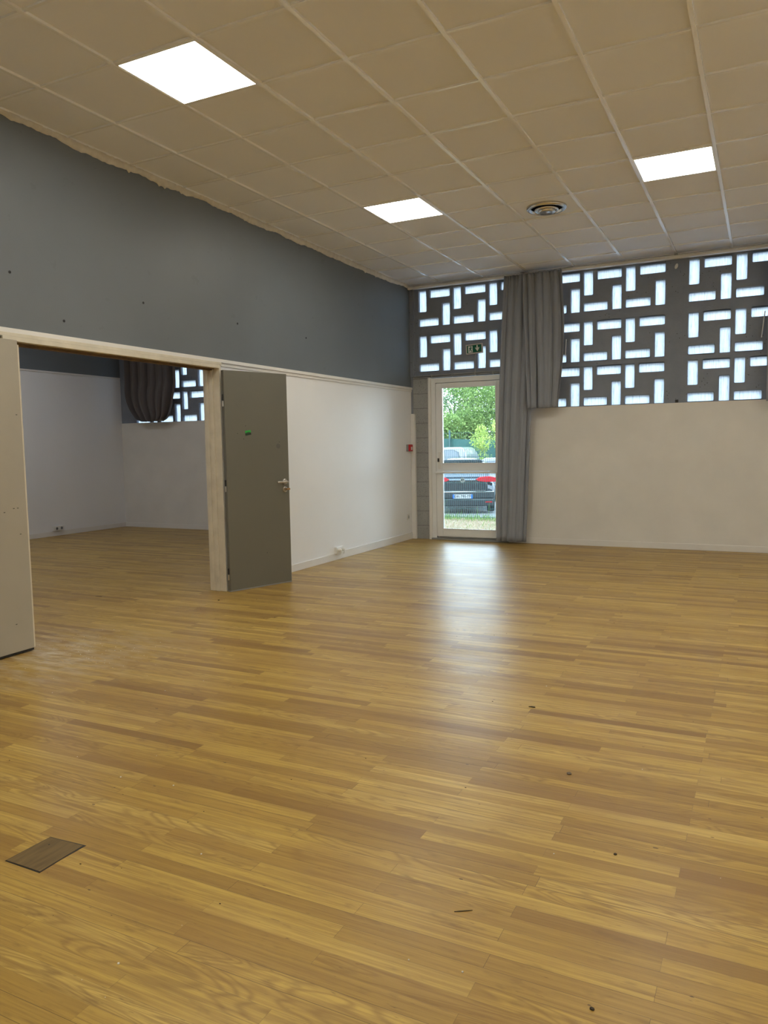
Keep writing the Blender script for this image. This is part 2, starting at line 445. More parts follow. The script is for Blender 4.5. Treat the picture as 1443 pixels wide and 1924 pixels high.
bm = NB(); prev = XF-.1
for a, b in spans:
    if a > prev: bx(bm, prev, a, YC-.004, YC+TH+.03, 1.76, H+.02)
    prev = b
bx(bm, prev, X1+.1, YC-.004, YC+TH+.03, 1.76, H+.02)
bx(bm, XF-.1, X1+.1, YC-.002, YC+TH+.03, 3.495, H+.02)
# outer masonry under the claustra, either side of the door
bx(bm, XF-.1, XP, D+.05, D+.18, -.5, 1.765); bx(bm, 1.42, X1+.1, D+.05, D+.18, -.5, 1.765)
bx(bm, XP-.02, .03, D+.0, D+.18, -.5, 3.50)
bx(bm, .03, 1.50, YC+.005, YC+TH+.02, 2.245, 2.275)
bx(bm, .0, .055, YC-.035, YC, 2.27, 3.49)
st(obj('wall_back', bm, M_conc))
bm = NB(); bx(bm, .0, .262, D+.005, D+.18, 0, 2.262); bx(bm, 1.405, 1.46, D+.005, D+.18, 0, 2.262); st(obj('trim_3', bm, M_block))
bm = NB(); bx(bm, 1.42, X1, D, D+.05, 0, 1.757); bx(bm, 1.42, X1, D-.004, D+.05, 1.757, 1.772); bx(bm, 1.42, X1, D-.002, D+.02, 1.735, 1.7575)
st(obj('wall_back_lining', bm, M_white))
bm = NB(); bx(bm, XF, XP, D, D+.05, 0, 1.765); bx(bm, XF, XP, D-.004, D+.05, 1.765, 1.782)
st(obj('wall_far_back_lining', bm, M_white))
# rendered pier patch and box on the pier
bm = NB(); lathe(bm, [(.02, -.0), (.018, -.006), (.006, -.009)], (3.47, YC-.003, 3.36), 'Y', 12)
for v in bm.verts: v.co.z = 3.38+(v.co.z-3.36)*1.5+(v.co.x-3.47)*.6
tag(obj('glue_smear', bm, M_plastic), 'pale glue smear high on the concrete pier between two claustra panels', 'smear')
tag(box('junction_box', (3.48, 3.515, YC-.022, YC-.003, 1.775, 1.81), M_black, bevel=.002), 'tiny black box low on the concrete pier above the sill', 'box')

# trims: rail along the partition, door frame, baseboards
bm = NB()
bx(bm, 0, .022, Y0, D, 2.092, 2.124); bx(bm, 0, .010, Y0, D, 2.062, 2.092)
st(obj('trim_4', bm, M_trimw, bevel=.002))
bm = NB(); bx(bm, XF, XF+.015, -3, D-.0, 2.535, 2.56); st(obj('trim_5', bm, M_trimw))
def door_frame():
    f = st(obj('trim_6', (lambda b: (bx(b, XP-.012, .048, OP0-.035, OP1+.010, OPZ, OPZ+.030), bx(b, 0, .034, OP0-.05, OP1+.055, OPZ+.032, OPZ+.057),
        bx(b, XP-.012, .046, OP1, OP1+.010, 0, OPZ), bx(b, XP-.012, .046, OP0-.010, OP0, 0, OPZ),
        bx(b, XP-.005, .036, OP1+.010, OP1+.035, 0, OPZ+.03), bx(b, 0, .02, OP1+.035, OP1+.06, 0, OPZ+.04),
        bx(b, XP-.005, .036, OP0-.035, OP0-.010, 0, OPZ+.03),
        bx(b, -.06, -.025, OP1-.010, OP1, 0, OPZ), bx(b, -.115, -.085, OP1-.007, OP1, 0, OPZ),
        bx(b, -.06, -.025, OP0, OP0+.012, 0, OPZ)) and b)(NB()), M_cream, bevel=.0025))
    bm = NB(); bx(bm, XP, -.0, OP0, OP1-.01, OPZ-.006, OPZ+.001); bx(bm, -.06, -.025, OP0+.012, OP1-.012, OPZ-.016, OPZ)
    obj('bare_soffit', bm, M_bare, f)
door_frame()
bm = NB()
bx(bm, 0, .014, OP1+.06, D, 0, .078); bx(bm, 0, .014, Y0, OP0-.05, 0, .078)
bx(bm, 0, .018, 4.36, D-.05, .078, .094)
st(obj('baseboard_left', bm, M_trimw, bevel=.003))
bm = NB(); bx(bm, 1.42, X1, D-.013, D, 0, .075); st(obj('baseboard_back', bm, M_trimw, bevel=.003))
bm = NB(); bx(bm, XF, XF+.013, -3, D, 0, .075); bx(bm, XF, XP, D-.013, D, 0, .075); st(obj('baseboard_far', bm, M_trimw, bevel=.003))
bm = NB(); bx(bm, X1-.013, X1, Y0, D, 0, .075); bx(bm, 0, X1, Y0, Y0+.013, 0, .075); st(obj('baseboard_right', bm, M_trimw, bevel=.003))
# ragged plaster bead where the partition meets the ceiling
bm = NB(); y = -4.0; rings = []
rnd = random.Random(4); w = .04
while y < D:
    w += rnd.uniform(-.006, .006); w = min(.058, max(.026, w)); ww = w+(rnd.random() < .06)*rnd.uniform(.008, .02)
    t_ = .012+rnd.uniform(-.003, .004)
    rings.append([bm.verts.new(q) for q in ((.0, y, H+.01), (t_+.008, y, H+.002), (t_+.004, y, H-ww*.5), (.003, y, H-ww), (-.001, y, H-ww))])
    y += .022
for a, b in zip(rings, rings[1:]):
    for k in range(4): bm.faces.new((a[k], a[k+1], b[k+1], b[k]))
st(obj('trim_7', bm, paint('cream plaster bead', (.72, .67, .57), .8, .12, 20), smooth=True))

# ------------------------------------------------------------------ curtain track along the back wall
bm = NB(); bx(bm, .02, X1, D-.115, D-.075, 3.447, 3.472); bx(bm, .02, X1, D-.130, D-.06, 3.472, 3.480); 
bx(bm, .0, X1, D-.02, YC+.005, 3.462, 3.508)
st(obj('trim_8', bm, M_trimw, bevel=.003))
bm = NB(); bx(bm, XF, XP, D-.115, D-.075, 3.447, 3.478); st(obj('trim_9', bm, M_trimw, bevel=.003))
for i, bxx in enumerate((1.62, 3.47)):
    bm = NB(); bx(bm, bxx-.012, bxx+.012, D-.125, D-.02, 3.478, 3.498); bx(bm, bxx-.018, bxx+.018, D-.06, D-.018, 3.488, 3.512)
    tag(obj('track_bracket', bm, M_cable, bevel=.002), ['small dark bracket of the curtain track above the gathered curtains', 'small dark bracket of the curtain track above the bare pier'][i], 'bracket', 'curtain track brackets')

# ------------------------------------------------------------------ ceiling lights, added fill panels and air vent
lab = {(1, 2): 'square lit ceiling panel nearest the ragged plaster bead, close to the camera', (1, 3): 'lit ceiling panel next to the far end of the grey wall, before the exit door',
       (2, 3): 'lit ceiling panel beyond the round air vent, on the side of the uncurtained claustra', (2, 2): 'lit ceiling panel cut by the top edge of the photo above the vent'}
def light_panel(x, y, label):
    t = thing('ceiling_light', label, 'light', (x+.3, y+.3, H), group='square ceiling light panels')
    bm = NB()
    for a in ((x+.006, x+.594, y+.006, y+.022), (x+.006, x+.594, y+.578, y+.594), (x+.006, x+.022, y+.022, y+.578), (x+.578, x+.594, y+.022, y+.578)): bx(bm, *a, H-.002, H+.010)
    obj('frame', bm, M_grid, t); box('diffuser', (x+.022, x+.578, y+.022, y+.578, H+.0, H+.008), M_panel, t); return t
L0 = light_panel(1.07, 0, lab[1, 2])
for i, x in enumerate((1.07, 3.47, 5.87)):
    for j, y in enumerate((-6.0, -3.0, 0.0, 3.0)):
        if (i, j) == (0, 2) or y < -4: continue
        c = copy_tree(L0); c.location = (x+.3, y+.3, H)
        c['label'] = lab.get((i+1, j), '%s ceiling light panel %s' % (['first', 'second', 'third'][i], ['', 'over the camera end, counted from the grey wall', 'of the middle row, counted from the grey wall', 'of the row nearest the exit, counted from the grey wall'][j]))
M_fill2 = emis('lit panel diffuser, cooler', (.95, .96, 1.0), 15.5)
for k, (x, y) in enumerate(((-1.93, 0.0), (-1.93, 3.0), (-4.33, 0.0), (-4.33, 3.0))):  # unseen panels added to brighten the second room, copied from the ceiling lights
    c = copy_tree(L0); c.location = (x+.3, y+.3, H)
    for ch in c.children:
        if ch.name.startswith('diffuser'): ch.data = ch.data.copy(); ch.data.materials[0] = M_fill2
    c['label'] = 'added cool fill panel on the ceiling of the second room, ' + ['front pane by the partition', 'rear pane by the partition', 'front pane by its outer wall', 'rear pane by its outer wall'][k]
t = thing('air_vent', 'round chrome ceiling air vent with nested cones', 'vent', (2.57, 3.9, H))
bm = NB(); lathe(bm, [(.186, .012), (.186, -.004), (.172, -.014), (.150, -.012), (.148, .012)], (2.57, 3.9, H), 'Z', 48)
bm.faces.ensure_lookup_table(); obj('outer_ring', bm, M_chrome, t, smooth=True)
bm = NB(); lathe(bm, [(.149, .006), (.02, .006), (.02, .011), (.149, .011)], (2.57, 3.9, H), 'Z', 48); obj('dark_throat', bm, M_black, t)
bm = NB(); lathe(bm, [(.104, .006), (.112, -.016), (.104, -.028), (.094, -.020), (.086, .002), (.082, .005)], (2.57, 3.9, H), 'Z', 48); obj('middle_cone', bm, M_chrome, t, smooth=True)
bm = NB(); lathe(bm, [(.070, .0), (.084, -.026), (.076, -.040), (.05, -.036), (.03, -.038), (.002, -.046)], (2.57, 3.9, H), 'Z', 48); obj('inner_cone', bm, M_chrome, t, smooth=True)

# ------------------------------------------------------------------ the glazed exit door
dx0, dx1 = .30, 1.40; YD = D+.02
d1 = st(bpy.data.objects.new('door_1', None)); C.objects.link(d1); d1.location = (.85, YD, 0); d1.matrix_basis = Matrix.Translation(d1.location)
bm = NB()
for a in ((dx0, dx0+.065, .0, 2.235), (dx1-.065, dx1, .0, 2.235), (dx0+.065, dx1-.065, 2.17, 2.235)): bx(bm, a[0], a[1], YD-.01, YD+.06, a[2], a[3])
for a in ((dx0+.065, dx0+.09, .0, 2.17), (dx1-.09, dx1-.065, .0, 2.17), (dx0+.09, dx1-.09, 2.14, 2.17), (dx0+.09, dx1-.09, 0, .075)): bx(bm, a[0], a[1], YD+.036, YD+.065, a[2], a[3])
obj('frame', bm, M_alu, d1, bevel=.003)
bm = NB(); tube(bm, [(.278, D-.004, 0), (.278, D-.004, 2.245)], .021, 14); bx(bm, .285, .302, D-.004, D+.03, 0, 2.24); obj('casing', bm, M_plastic, d1, smooth=False)
sx0, sx1 = .372, 1.328
bm = NB()
for a in ((sx0, sx0+.09, .045, 2.162), (sx1-.09, sx1, .045, 2.162), (sx0+.09, sx1-.09, 2.10, 2.162), (sx0+.09, sx1-.09, .045, .15), (sx0+.09, sx1-.09, .962, 1.06)): bx(bm, a[0], a[1], YD-.022, YD+.035, a[2], a[3])
obj('sash', bm, M_alu, d1, bevel=.004)
bm = NB()
for z0, z1 in ((.15, .962), (1.06, 2.10)):
    for a in ((sx0+.09, sx0+.098, z0, z1), (sx1-.098, sx1-.09, z0, z1), (sx0+.098, sx1-.098, z0, z0+.008), (sx0+.098, sx1-.098, z1-.008, z1)): bx(bm, a[0], a[1], YD-.026, YD+.0, a[2], a[3])
obj('glazing_bead', bm, M_plastic, d1)
for z0, z1 in ((.152, .96), (1.062, 2.098)): box('glass_pane', (sx0+.094, sx1-.094, YD+.006, YD+.012, z0, z1), M_glass, d1)
bm = NB(); bx(bm, sx0-.01, sx1-.02, YD-.07, YD-.052, .925, .952); bx(bm, sx0, sx0+.03, YD-.055, YD-.02, .928, .95); bx(bm, sx1-.06, sx1-.03, YD-.055, YD-.02, .928, .95)
obj('push_bar', bm, M_alu, d1, bevel=.004)
lk = box('lock_plate', (.402, .440, YD-.036, YD-.020, .985, 1.215), M_plastic, d1, bevel=.004)
box('latch', (.404, .422, YD-.060, YD-.035, 1.085, 1.135), M_black, lk, bevel=.002)
box('threshold', (dx0, dx1, D-.03, YD-.0, .0, .022), M_cable, d1)
# conduits on and around the door
bm = NB()
tube(bm, [(.06, D-.012, 2.272), (.5, D-.014, 2.276), (1.5, D-.012, 2.282)], .0075, 8); tube(bm, [(.06, D-.012, 2.250), (.6, D-.012, 2.254), (1.5, D-.012, 2.262)], .006, 8)
for x in (.32, .62, .95, 1.2): bx(bm, x-.008, x+.008, D-.024, YC-.002, 2.24, 2.29)
tube(bm, [(.965, D-.02, 2.53), (.955, D-.012, 2.45), (.955, D-.012, 2.29)], .006, 8)
tag(obj('cable_conduit', bm, M_cable), 'thin grey conduits clipped above the exit door and rising to the exit sign', 'conduit')
t = thing('cable_trunking', 'upright white cable trunking in the corner beside the concrete blocks', 'trunking', (.0, D, 0))
bm = NB(); bx(bm, .002, .062, D-.04, D+.005, 0, 1.758); obj('channel', bm, M_plastic, t, bevel=.006)
bm = NB(); bx(bm, .054, .070, D-.046, D+.0, 0, 1.755); obj('cover_edge', bm, M_plastic, t, bevel=.006, seg=3)

# exit sign, tilted
Mx = Matrix.Translation((.944, D-.012, 2.592)) @ Matrix.Rotation(math.radians(-3.0), 4, 'Y')
t = thing('exit_sign', 'small tilted green emergency exit sign with running man and down arrow', 'sign', (.944, D-.03, 2.592))
def sq(bm, x0, x1, z0, z1, y0, y1): bx(bm, x0, x1, y0, y1, z0, z1, 0, Mx)
M_green = paint('exit green', (.004, .10, .055), .25, .02); M_signw = paint('sign white', (.70, .74, .68), .35, .02); M_frame = paint('sign frame', (.55, .51, .48), .4, .02)
bm = NB(); sq(bm, -.108, .108, -.054, .054, -.0, .025)
for a in ((-.116, .116, .050, .064), (-.116, .116, -.064, -.050), (-.116, -.104, -.05, .05), (.104, .116, -.05, .05)): sq(bm, *a, -.014, .022)
obj('housing', bm, M_frame, t, bevel=.002)
bm = NB(); sq(bm, -.104, .104, -.05, .05, -.006, -.0); obj('green_face', bm, M_green, t)
bm = NB(); sq(bm, -.086, -.022, -.044, .042, -.008, -.005); obj('pictogram_field', bm, M_signw, t)
bm = NB()
for pts in ([(-.050, .038), (-.040, .038), (-.036, .030), (-.042, .022), (-.052, .024)], [(-.062, .018), (-.044, .022), (-.030, .012), (-.028, .006), (-.036, .008), (-.044, .012), (-.046, -.006), (-.034, -.018), (-.030, -.040), (-.037, -.040), (-.042, -.020), (-.056, -.010), (-.060, -.024), (-.078, -.024), (-.078, -.018), (-.064, -.017), (-.058, .010), (-.070, .002), (-.074, .006)]):
    vs = prism(bm, pts, 'Y', -.010, -.007)
    for v in vs: v.co = Mx @ v.co
obj('running_man', bm, M_green, t)
bm = NB(); vs = prism(bm, [(.036, .044), (.050, .044), (.052, .004), (.070, .018), (.072, .006), (.044, -.036), (.016, .006), (.018, .018), (.034, .004)], 'Y', -.009, -.005)
for v in vs: v.co = Mx @ v.co
obj('down_arrow', bm, M_signw, t)

# ------------------------------------------------------------------ door leaves of the opening
def leaf(name, P0, P1, z0, z1, th, mat, edge):
    """leaf face from P0 (hinge) to P1, thickness behind the face"""
    P0 = Vector((*P0, 0)); P1 = Vector((*P1, 0)); d = P1-P0; L = d.length; a = math.atan2(d.y, d.x)
    r = bpy.data.objects.new(name, None); C.objects.link(r); r['kind'] = 'structure'
    r.location = P0; r.rotation_euler = (0, 0, a); r.matrix_basis = Matrix.LocRotScale(P0, Euler((0, 0, a)), None)
    Mt = r.matrix_basis
    bm = NB(); bx(bm, 0, L, 0, th, z0, z1, 0, Mt); obj('leaf', bm, mat, r, bevel=.002)
    return r, L, Mt
# right hand leaf, swung back toward the exit door; local +x along the leaf, local -y toward the camera
d3, L3, M3 = leaf('door_3', (.101, 2.139), (.33, 2.804), .012, 2.018, .04, M_leafgrey, 0)
def lp(name, boxes, mat, parent, Mt, bevel=0):
    bm = NB()
    for b in boxes: bx(bm, *b, 0, Mt)
    return obj(name, bm, mat, parent, bevel=bevel)
hd = lp('handle', [(L3-.175, L3-.045, -.058, -.044, .978, .996), (L3-.062, L3-.045, -.058, -.0, .978, .996)], M_steel, d3, M3, .005)
def disc(name, x, z, r, th, mat, parent, Mt, y=0.0):
    bm = NB(); lathe(bm, [(r*.3, -th), (r*.86, -th), (r, -th*.6), (r, 0)], (0, 0, 0), 'Y', 28)
    bm.transform(Mt @ Matrix.Translation((x, y, z))); return obj(name, bm, mat, parent, smooth=False)
disc('handle_rose', L3-.053, .987, .027, .009, M_steel, d3, M3)
es = disc('key_escutcheon', L3-.053, .912, .027, .008, M_steel, d3, M3)
lp('key', [(L3-.056, L3-.050, -.03, -.008, .905, .925), (L3-.062, L3-.022, -.045, -.03, .908, .926)], M_brass, es, M3, .003)
lp('edge_strip', [(L3-.0005, L3+.002, .002, .038, .012, 2.018)], M_trimw, d3, M3)
lp('bottom_sweep', [(.0, L3, .0, .04, .002, .012)], M_cable, d3, M3)
M_stk = paint('green sticker', (.02, .42, .05), .4, .05); M_stkb = paint('black sticker', (.01, .03, .012), .4, .02)
Ms = M3 @ Matrix.Translation((.245, 0, 1.457)) @ Matrix.Rotation(math.radians(-8), 4, 'Y')
s_ = lp('sticker', [(-.031, .031, -.0015, 0, -.001, .021)], M_stk, d3, Ms); lp('sticker_print', [(-.031, .031, -.0018, 0, -.022, -.001), (-.02, .018, -.0022, 0, .001, .006)], M_stkb, s_, Ms)
lp('tape_mark', [(.285, .32, -.001, 0, 1.93, 1.99)], paint('paler paint patch', (.155, .150, .118), .5, .02), d3, M3)
for z in (1.80, 1.03, .22):
    bm = NB(); tube(bm, [(-.012, .008, z-.055), (-.012, .008, z)], .007, 8); bm.transform(M3); h_ = obj('hinge', bm, M_black, d3)
    bm = NB(); tube(bm, [(-.012, .008, z+.002-.055-.055), (-.012, .008, z-.058)], .0075, 8); bm.transform(M3); obj('hinge_pin', bm, M_steel, h_)
for x, z in ((.22, 1.52), (.195, 1.40), (.13, 1.45), (.60, 1.37), (.42, .32)):
    disc('screw_hole', x, z, .0035, .001, M_black, d3, M3)
disc('smudge', .585, 1.33, .024, .0008, paint('dark smudge', (.115, .115, .100), .4, .1), d3, M3)
# left hand leaf folded flat toward the camera: local +x goes away from the hinge, so its camera face is +y
d2, L2, M2 = leaf('door_2', (.15, -.01), (.165, -.76), .02, 2.028, -.04, M_leafpale, 0)
lp('bottom_gap_shade', [(.002, L2, -.036, -.002, .006, .02)], M_black, d2, M2)  # black strip standing in for the shade in the gap under the leaf
for x, z in ((.12, .20), (.05, .78), (.06, .95), (.09, .95), (.16, .93), (.03, 1.55)):
    lp('scuff', [(x, x+.012, 0, .0006, z, z+.004)], M_stkb, d2, M2)
lp('hinge_edge', [(-.014, .0, -.022, -.006, .02, 2.0)], M_cream, d2, M2)

# ------------------------------------------------------------------ wall fittings
t = thing('fire_alarm_box', 'red fire alarm call point near the corner beside the white trunking', 'alarm', (0, 6.29, 1.285))
box('back_box', (0, .034, 6.235, 6.325, 1.238, 1.332), M_cable, t, .003)
box('red_cover', (.034, .062, 6.235, 6.325, 1.238, 1.332), paint('alarm red', (.50, .015, .02), .35, .03), t, .004)
box('white_label', (.062, .064, 6.262, 6.300, 1.256, 1.298), M_plastic, t)
t = thing('wall_socket', 'white flat wall socket low on the wall next to the corner trunking', 'socket', (0, 6.27, .32))
box('plate', (0, .008, 6.23, 6.31, .28, .36), M_plastic, t, .002)
bm = NB(); lathe(bm, [(.021, .008), (.021, .009), (.016, .0095), (.015, .004)], (0, 6.27, .32), 'X', 20); obj('socket_well', bm, M_cable, t)
t = thing('double_socket', 'white double socket on the baseboard with two plugs in it', 'socket', (0, 4.28, .11))
box('plate', (0, .036, 4.20, 4.36, .072, .152), M_plastic, t, .004)
for y in (4.24, 4.32):
    bm = NB(); lathe(bm, [(.018, .036), (.019, .06), (.013, .075), (.004, .078)], (0, y, .115), 'X', 18); pl = obj('plug', bm, M_plastic, t, smooth=False)
    bm = NB(); tube(bm, [(.064, y, .11), (.066, y, .09), (.060, y, .066)], .008, 8); obj('plug_tail', bm, M_plastic, pl)
t = thing('twin_socket', 'small white twin socket above the baseboard in the second room', 'socket', (XF, 4.98, .12))
box('plate', (XF, XF+.04, 4.88, 5.08, .08, .155), M_plastic, t, .004)
for y in (4.94, 5.03):
    bm = NB(); lathe(bm, [(.021, .04), (.021, .042), (.015, .0425), (.014, .038)], (XF, y, .118), 'X', 18); obj('socket_well', bm, M_cable, t)

# ------------------------------------------------------------------ curtains
def curtain(name, root, top, bot, ztop, zbot, yy, nf, amp, mat, seed, tie=False, spread=None):
    nf = int(nf)
    """top, bot: (x0, x1) spans"""
    rnd = random.Random(seed); nu = nf*22; nz = 46
    ph = [rnd.uniform(-.35, .35) for _ in range(nf+1)]; aa = [rnd.uniform(.55, 1.25) for _ in range(nf+1)]
    bm = NB(); g = []
    for j in range(nz+1):
        s = j/nz; z = ztop+(zbot-ztop)*s; row = []
        for i in range(nu+1):
            u = i/nu; q = u*nf; k = int(min(q, nf-1)); fr = q-k
            sm = fr*fr*(3-2*fr)
            A = aa[k]*(1-sm)+aa[k+1]*sm; P = ph[k]*(1-sm)+ph[k+1]*sm
            a = 2*math.pi*(q+(P*.5 if tie else P*(.3+.7*s)))
            if s < .06: wd = .55
            else: wd = .55+.45*min(1, (s-.06)/.12)
            dy = amp*A*wd*(1.15-2.1*abs(math.cos(a/2))**.8+.22*math.sin(2*a+1.3*seed+2*s)+(0 if tie else .10)*math.sin(5*a+s*7))
            dxx = amp*(.5 if tie else .72)*A*wd*math.sin(a)
            pf = max(0, 1-s/.10)
            dy += .014*pf*math.sin(6*math.pi*q+seed)+.006*pf*math.sin(14*math.pi*q)
            x = (top[0]+(top[1]-top[0])*u)*(1-s)+(bot[0]+(bot[1]-bot[0])*u)*s + dxx*min(1, 4*u, 4*(1-u)+.1)
            if spread: x += spread(u, s)
            y = yy+dy
            if tie:
                # bunched, tied and turned up at the bottom
                b = max(0, (s-.62)/.38); w_ = max(0, math.cos(b*math.pi/2))**.5
                xc = (bot[0]+bot[1])/2+.03; hw = (.40+.60*w_) if b > 0 else 1
                x = xc+(x-xc)*hw; y = yy+dy*(.5+.5*hw)-.045*math.sin(min(1, b*1.2)*math.pi)*(.4+.6*math.sin(math.pi*u))-.02*b
            row.append(bm.verts.new((x, y, z)))
        g.append(row)
    for j in range(nz):
        for i in range(nu): bm.faces.new((g[j][i], g[j][i+1], g[j+1][i+1], g[j+1][i]))
    o = obj(name, bm, mat, root, smooth=True)
    so_ = o.modifiers.new('solid', 'SOLIDIFY'); so_.thickness = .004; so_.offset = 0
    return o
YT = D-.135
t = thing('curtain', 'long grey curtain reaching the floor beside the glazed exit door', 'curtain', (1.5, YT, 0), group='grey curtains of the back wall')
curtain('cloth', t, (1.40, 1.83), (1.285, 1.69), 3.465, .035, YT+.01, 4, .050, M_curt, 3, spread=lambda u, s: .03*math.sin(math.pi*s)*(1-u)*-.6)
bm = NB(); tube(bm, [(1.368, D-.05, 2.93), (1.366, D-.05, 3.14)], .006, 8); obj('draw_wand', bm, M_plastic, t)
t = thing('curtain', 'short grey curtain stopping at the sill, gathered against the long one', 'curtain', (1.95, YT, 1.77), group='grey curtains of the back wall')
curtain('cloth', t, (1.66, 2.155), (1.73, 2.15), 3.462, 1.765, YT-.035, 5, .046, M_curt, 8, spread=lambda u, s: .055*math.sin(math.pi*min(1, s*1.05))*(u**3)-.03*s*(u**6))
bm = NB(); tube(bm, [(2.172, D-.05, 2.42), (2.182, D-.05, 2.62)], .006, 8); obj('draw_wand', bm, M_plastic, t)
t = thing('curtain', 'short dark curtain cut by the edge of the photo over the third claustra', 'curtain', (4.7, YT, 1.77), group='grey curtains of the back wall')
curtain('cloth', t, (4.45, 5.05), (4.46, 5.0), 3.462, 1.745, YT-.01, 6, .036, M_curt, 5)
bm = NB(); tube(bm, [(4.395, D-.05, 2.47), (4.425, D-.05, 2.76)], .006, 8); obj('draw_wand', bm, M_plastic, t)
t = thing('curtain', 'dark curtain bundled up on the sill in the second room', 'curtain', (-4.6, YT, 1.80))
cl = curtain('cloth', t, (-5.15, -4.08), (-5.15, -4.08), 3.45, 1.79, YT-.02, 6, .065, M_curt2, 6, tie=True)

# ------------------------------------------------------------------ marks and debris on the floor
t = thing('floor_patch', 'small square plywood patch let into the parquet, dark edged', 'patch', (2.38, -1.78, 0))
pp = [(2.308, -1.862), (2.463, -1.862), (2.461, -1.692), (2.315, -1.700)]
bm = NB(); prism(bm, [(2.305, -1.866), (2.380, -1.867), (2.468, -1.868), (2.466, -1.780), (2.470, -1.686), (2.40, -1.691), (2.312, -1.697), (2.309, -1.76)], 'Z', -.002, .0006); obj('dark_gap', bm, M_black, t)
tt = NT('worn plywood'); v = tt.pos(); x, y, z = tt.xyz(v)
n_ = tt.noise(tt.comb(tt.math('MULTIPLY', x, 60), tt.math('MULTIPLY', y, 7), 0), 1, 4, .6, .4)
c_ = tt.mix(n_, (.26, .17, .058), (.06, .04, .016)); M_ply = tt.bsdf(c_, .55, bump=n_, bstr=.3, bdist=.002)
bm = NB(); prism(bm, pp, 'Z', .0, .0014); obj('plywood_square', bm, M_ply, t)
bm = NB(); lathe(bm, [(.003, .0), (.003, .0003)], (2.352, -1.735, .0014), 'Z', 10); obj('nail_hole', bm, M_black, t)
def chip(name, x, y, s, mat, label, cat, lz=.004, n=7, seed=1, sx=1, sy=1, rz=0):
    rnd = random.Random(seed); bm = NB()
    pts = [((s*sx*rnd.uniform(.6, 1.1))*math.cos(2*math.pi*k/n), (s*sy*rnd.uniform(.6, 1.1))*math.sin(2*math.pi*k/n)) for k in range(n)]
    ca, sa = math.cos(rz), math.sin(rz); pts = [(x+a*ca-b*sa, y+a*sa+b*ca) for a, b in pts]
    vs = prism(bm, pts, 'Z', .0002, lz); return tag(obj(name, bm, mat), label, cat)
M_dirt = paint('dark crumb', (.05, .035, .02), .8, .2, 50)
M_chipc = paint('grey brown flake', (.16, .12, .08), .8, .2, 50)
chip('paint_flake', 3.795, -.475, .013, M_chipc, 'grey brown flake lying alone in the middle of the parquet', 'flake', seed=3, rz=.5)
chip('leaf_crumb', 3.453, .221, .011, M_dirt, 'dark curled crumb on the parquet beside the door reflection', 'crumb', seed=5, sx=1.6, sy=.6)
chip('wood_splinter', 3.730, -1.498, .030, M_dirt, 'thin dark splinter lying on the near parquet', 'splinter', lz=.002, seed=6, sx=1, sy=.05, rz=.55)
chip('dirt_crumb', 4.134, -1.723, .0055, M_dirt, 'small dark crumb on the parquet closest to the camera', 'crumb', seed=7, sx=1.5)
chip('dirt_crumb', .238, 1.795, .010, M_dirt, 'dark crumb on the parquet in front of the open doorway', 'crumb', seed=8)
chip('wood_sliver', -.902, 1.522, .035, M_dirt, 'dark sliver on the parquet of the second room', 'sliver', lz=.002, seed=9, sy=.12, rz=.4)
chip('dirt_crumb', 4.066, -1.014, .006, M_dirt, 'dark crumb on the parquet nearer the camera than the grey brown flake', 'crumb', seed=12)
bm = NB(); rnd = random.Random(20)
for (cx_, cy_, n_, sp) in ((.45, .1, 60, .30), (1.0, .0, 30, .6), (.1, .35, 25, .25), (2.6, -1.6, 22, 1.3), (3.4, .3, 22, 1.6), (3.0, 3.2, 10, 1.5), (-1.5, 3.0, 12, 1.5), (3.0, -2.17, 2, .05)):
    for _ in range(n_):
        a, b = rnd.gauss(cx_, sp), rnd.gauss(cy_, sp*.6); s = rnd.uniform(.001, .0032)
        if (-.2 < a < .05) or a < -5: continue
        prism(bm, [(a+s*math.cos(k*1.257+a), b+s*math.sin(k*1.257+a)) for k in range(5)], 'Z', .0002, .0002+s*.8)
tag(obj('plaster_crumbs', bm, M_plastic), 'white plaster crumbs scattered over the parquet, thickest by the open doorway', 'crumbs', kind='stuff')
bm = NB()
for _ in range(150):
    a, b = rnd.uniform(.3, 6), rnd.uniform(-2.4, 5.5); s = rnd.uniform(.0008, .0028)
    prism(bm, [(a+s*1.4*math.cos(k*1.257+a), b+s*.8*math.sin(k*1.257+a)) for k in range(5)], 'Z', .0002, .0002+s*.5)
tag(obj('dirt_specks', bm, M_dirt), 'dark specks of dirt strewn over the parquet', 'dirt', kind='stuff')

# ------------------------------------------------------------------ outside: ground, fences, cars, trees
def gz(y): 
    if y < 13.3: return -.12-(y-6.5)*.31/6.8
    return -.43-min(1, (y-13.3)/6)*.17
t = NT('dry straw ground'); v = t.pos(); x, y, z = t.xyz(v)
a = t.noise(v, 22, 5, .75); b = t.noise(v, 1.4, 3); c0 = t.noise(v, 60, 3, .8)
c = t.ramp(a, [(.25, (.08, .05, .03)), (.45, (.22, .16, .10)), (.62, (.33, .27, .20)), (.8, (.42, .38, .32))])
c = t.mix(t.math('MULTIPLY', t.math('SUBTRACT', b, .52, clamp=True), 3.0, clamp=True), c, (.09, .14, .05))
M_straw = t.bsdf(c, .95, spec=.1, bump=c0, bstr=.8, bdist=.03)
M_tar = paint('car park gravel', (.13, .13, .125), .9, .2, 12)
def strip(y0, y1, x0, x1, n=24):
    bm = NB(); ys = [y0+(y1-y0)*k/n for k in range(n+1)]; r = [[bm.verts.new((xx, yy, gz(yy))) for xx in (x0, x1)] for yy in ys]
    for p, q in zip(r, r[1:]): bm.faces.new((p[0], p[1], q[1], q[0]))
    return bm
g1 = tag(obj('grass_ground', strip(D+.18, 14.3, -14, 12), M_straw), 'strip of dry straw coloured ground outside the glazed door', 'ground'); st(g1)
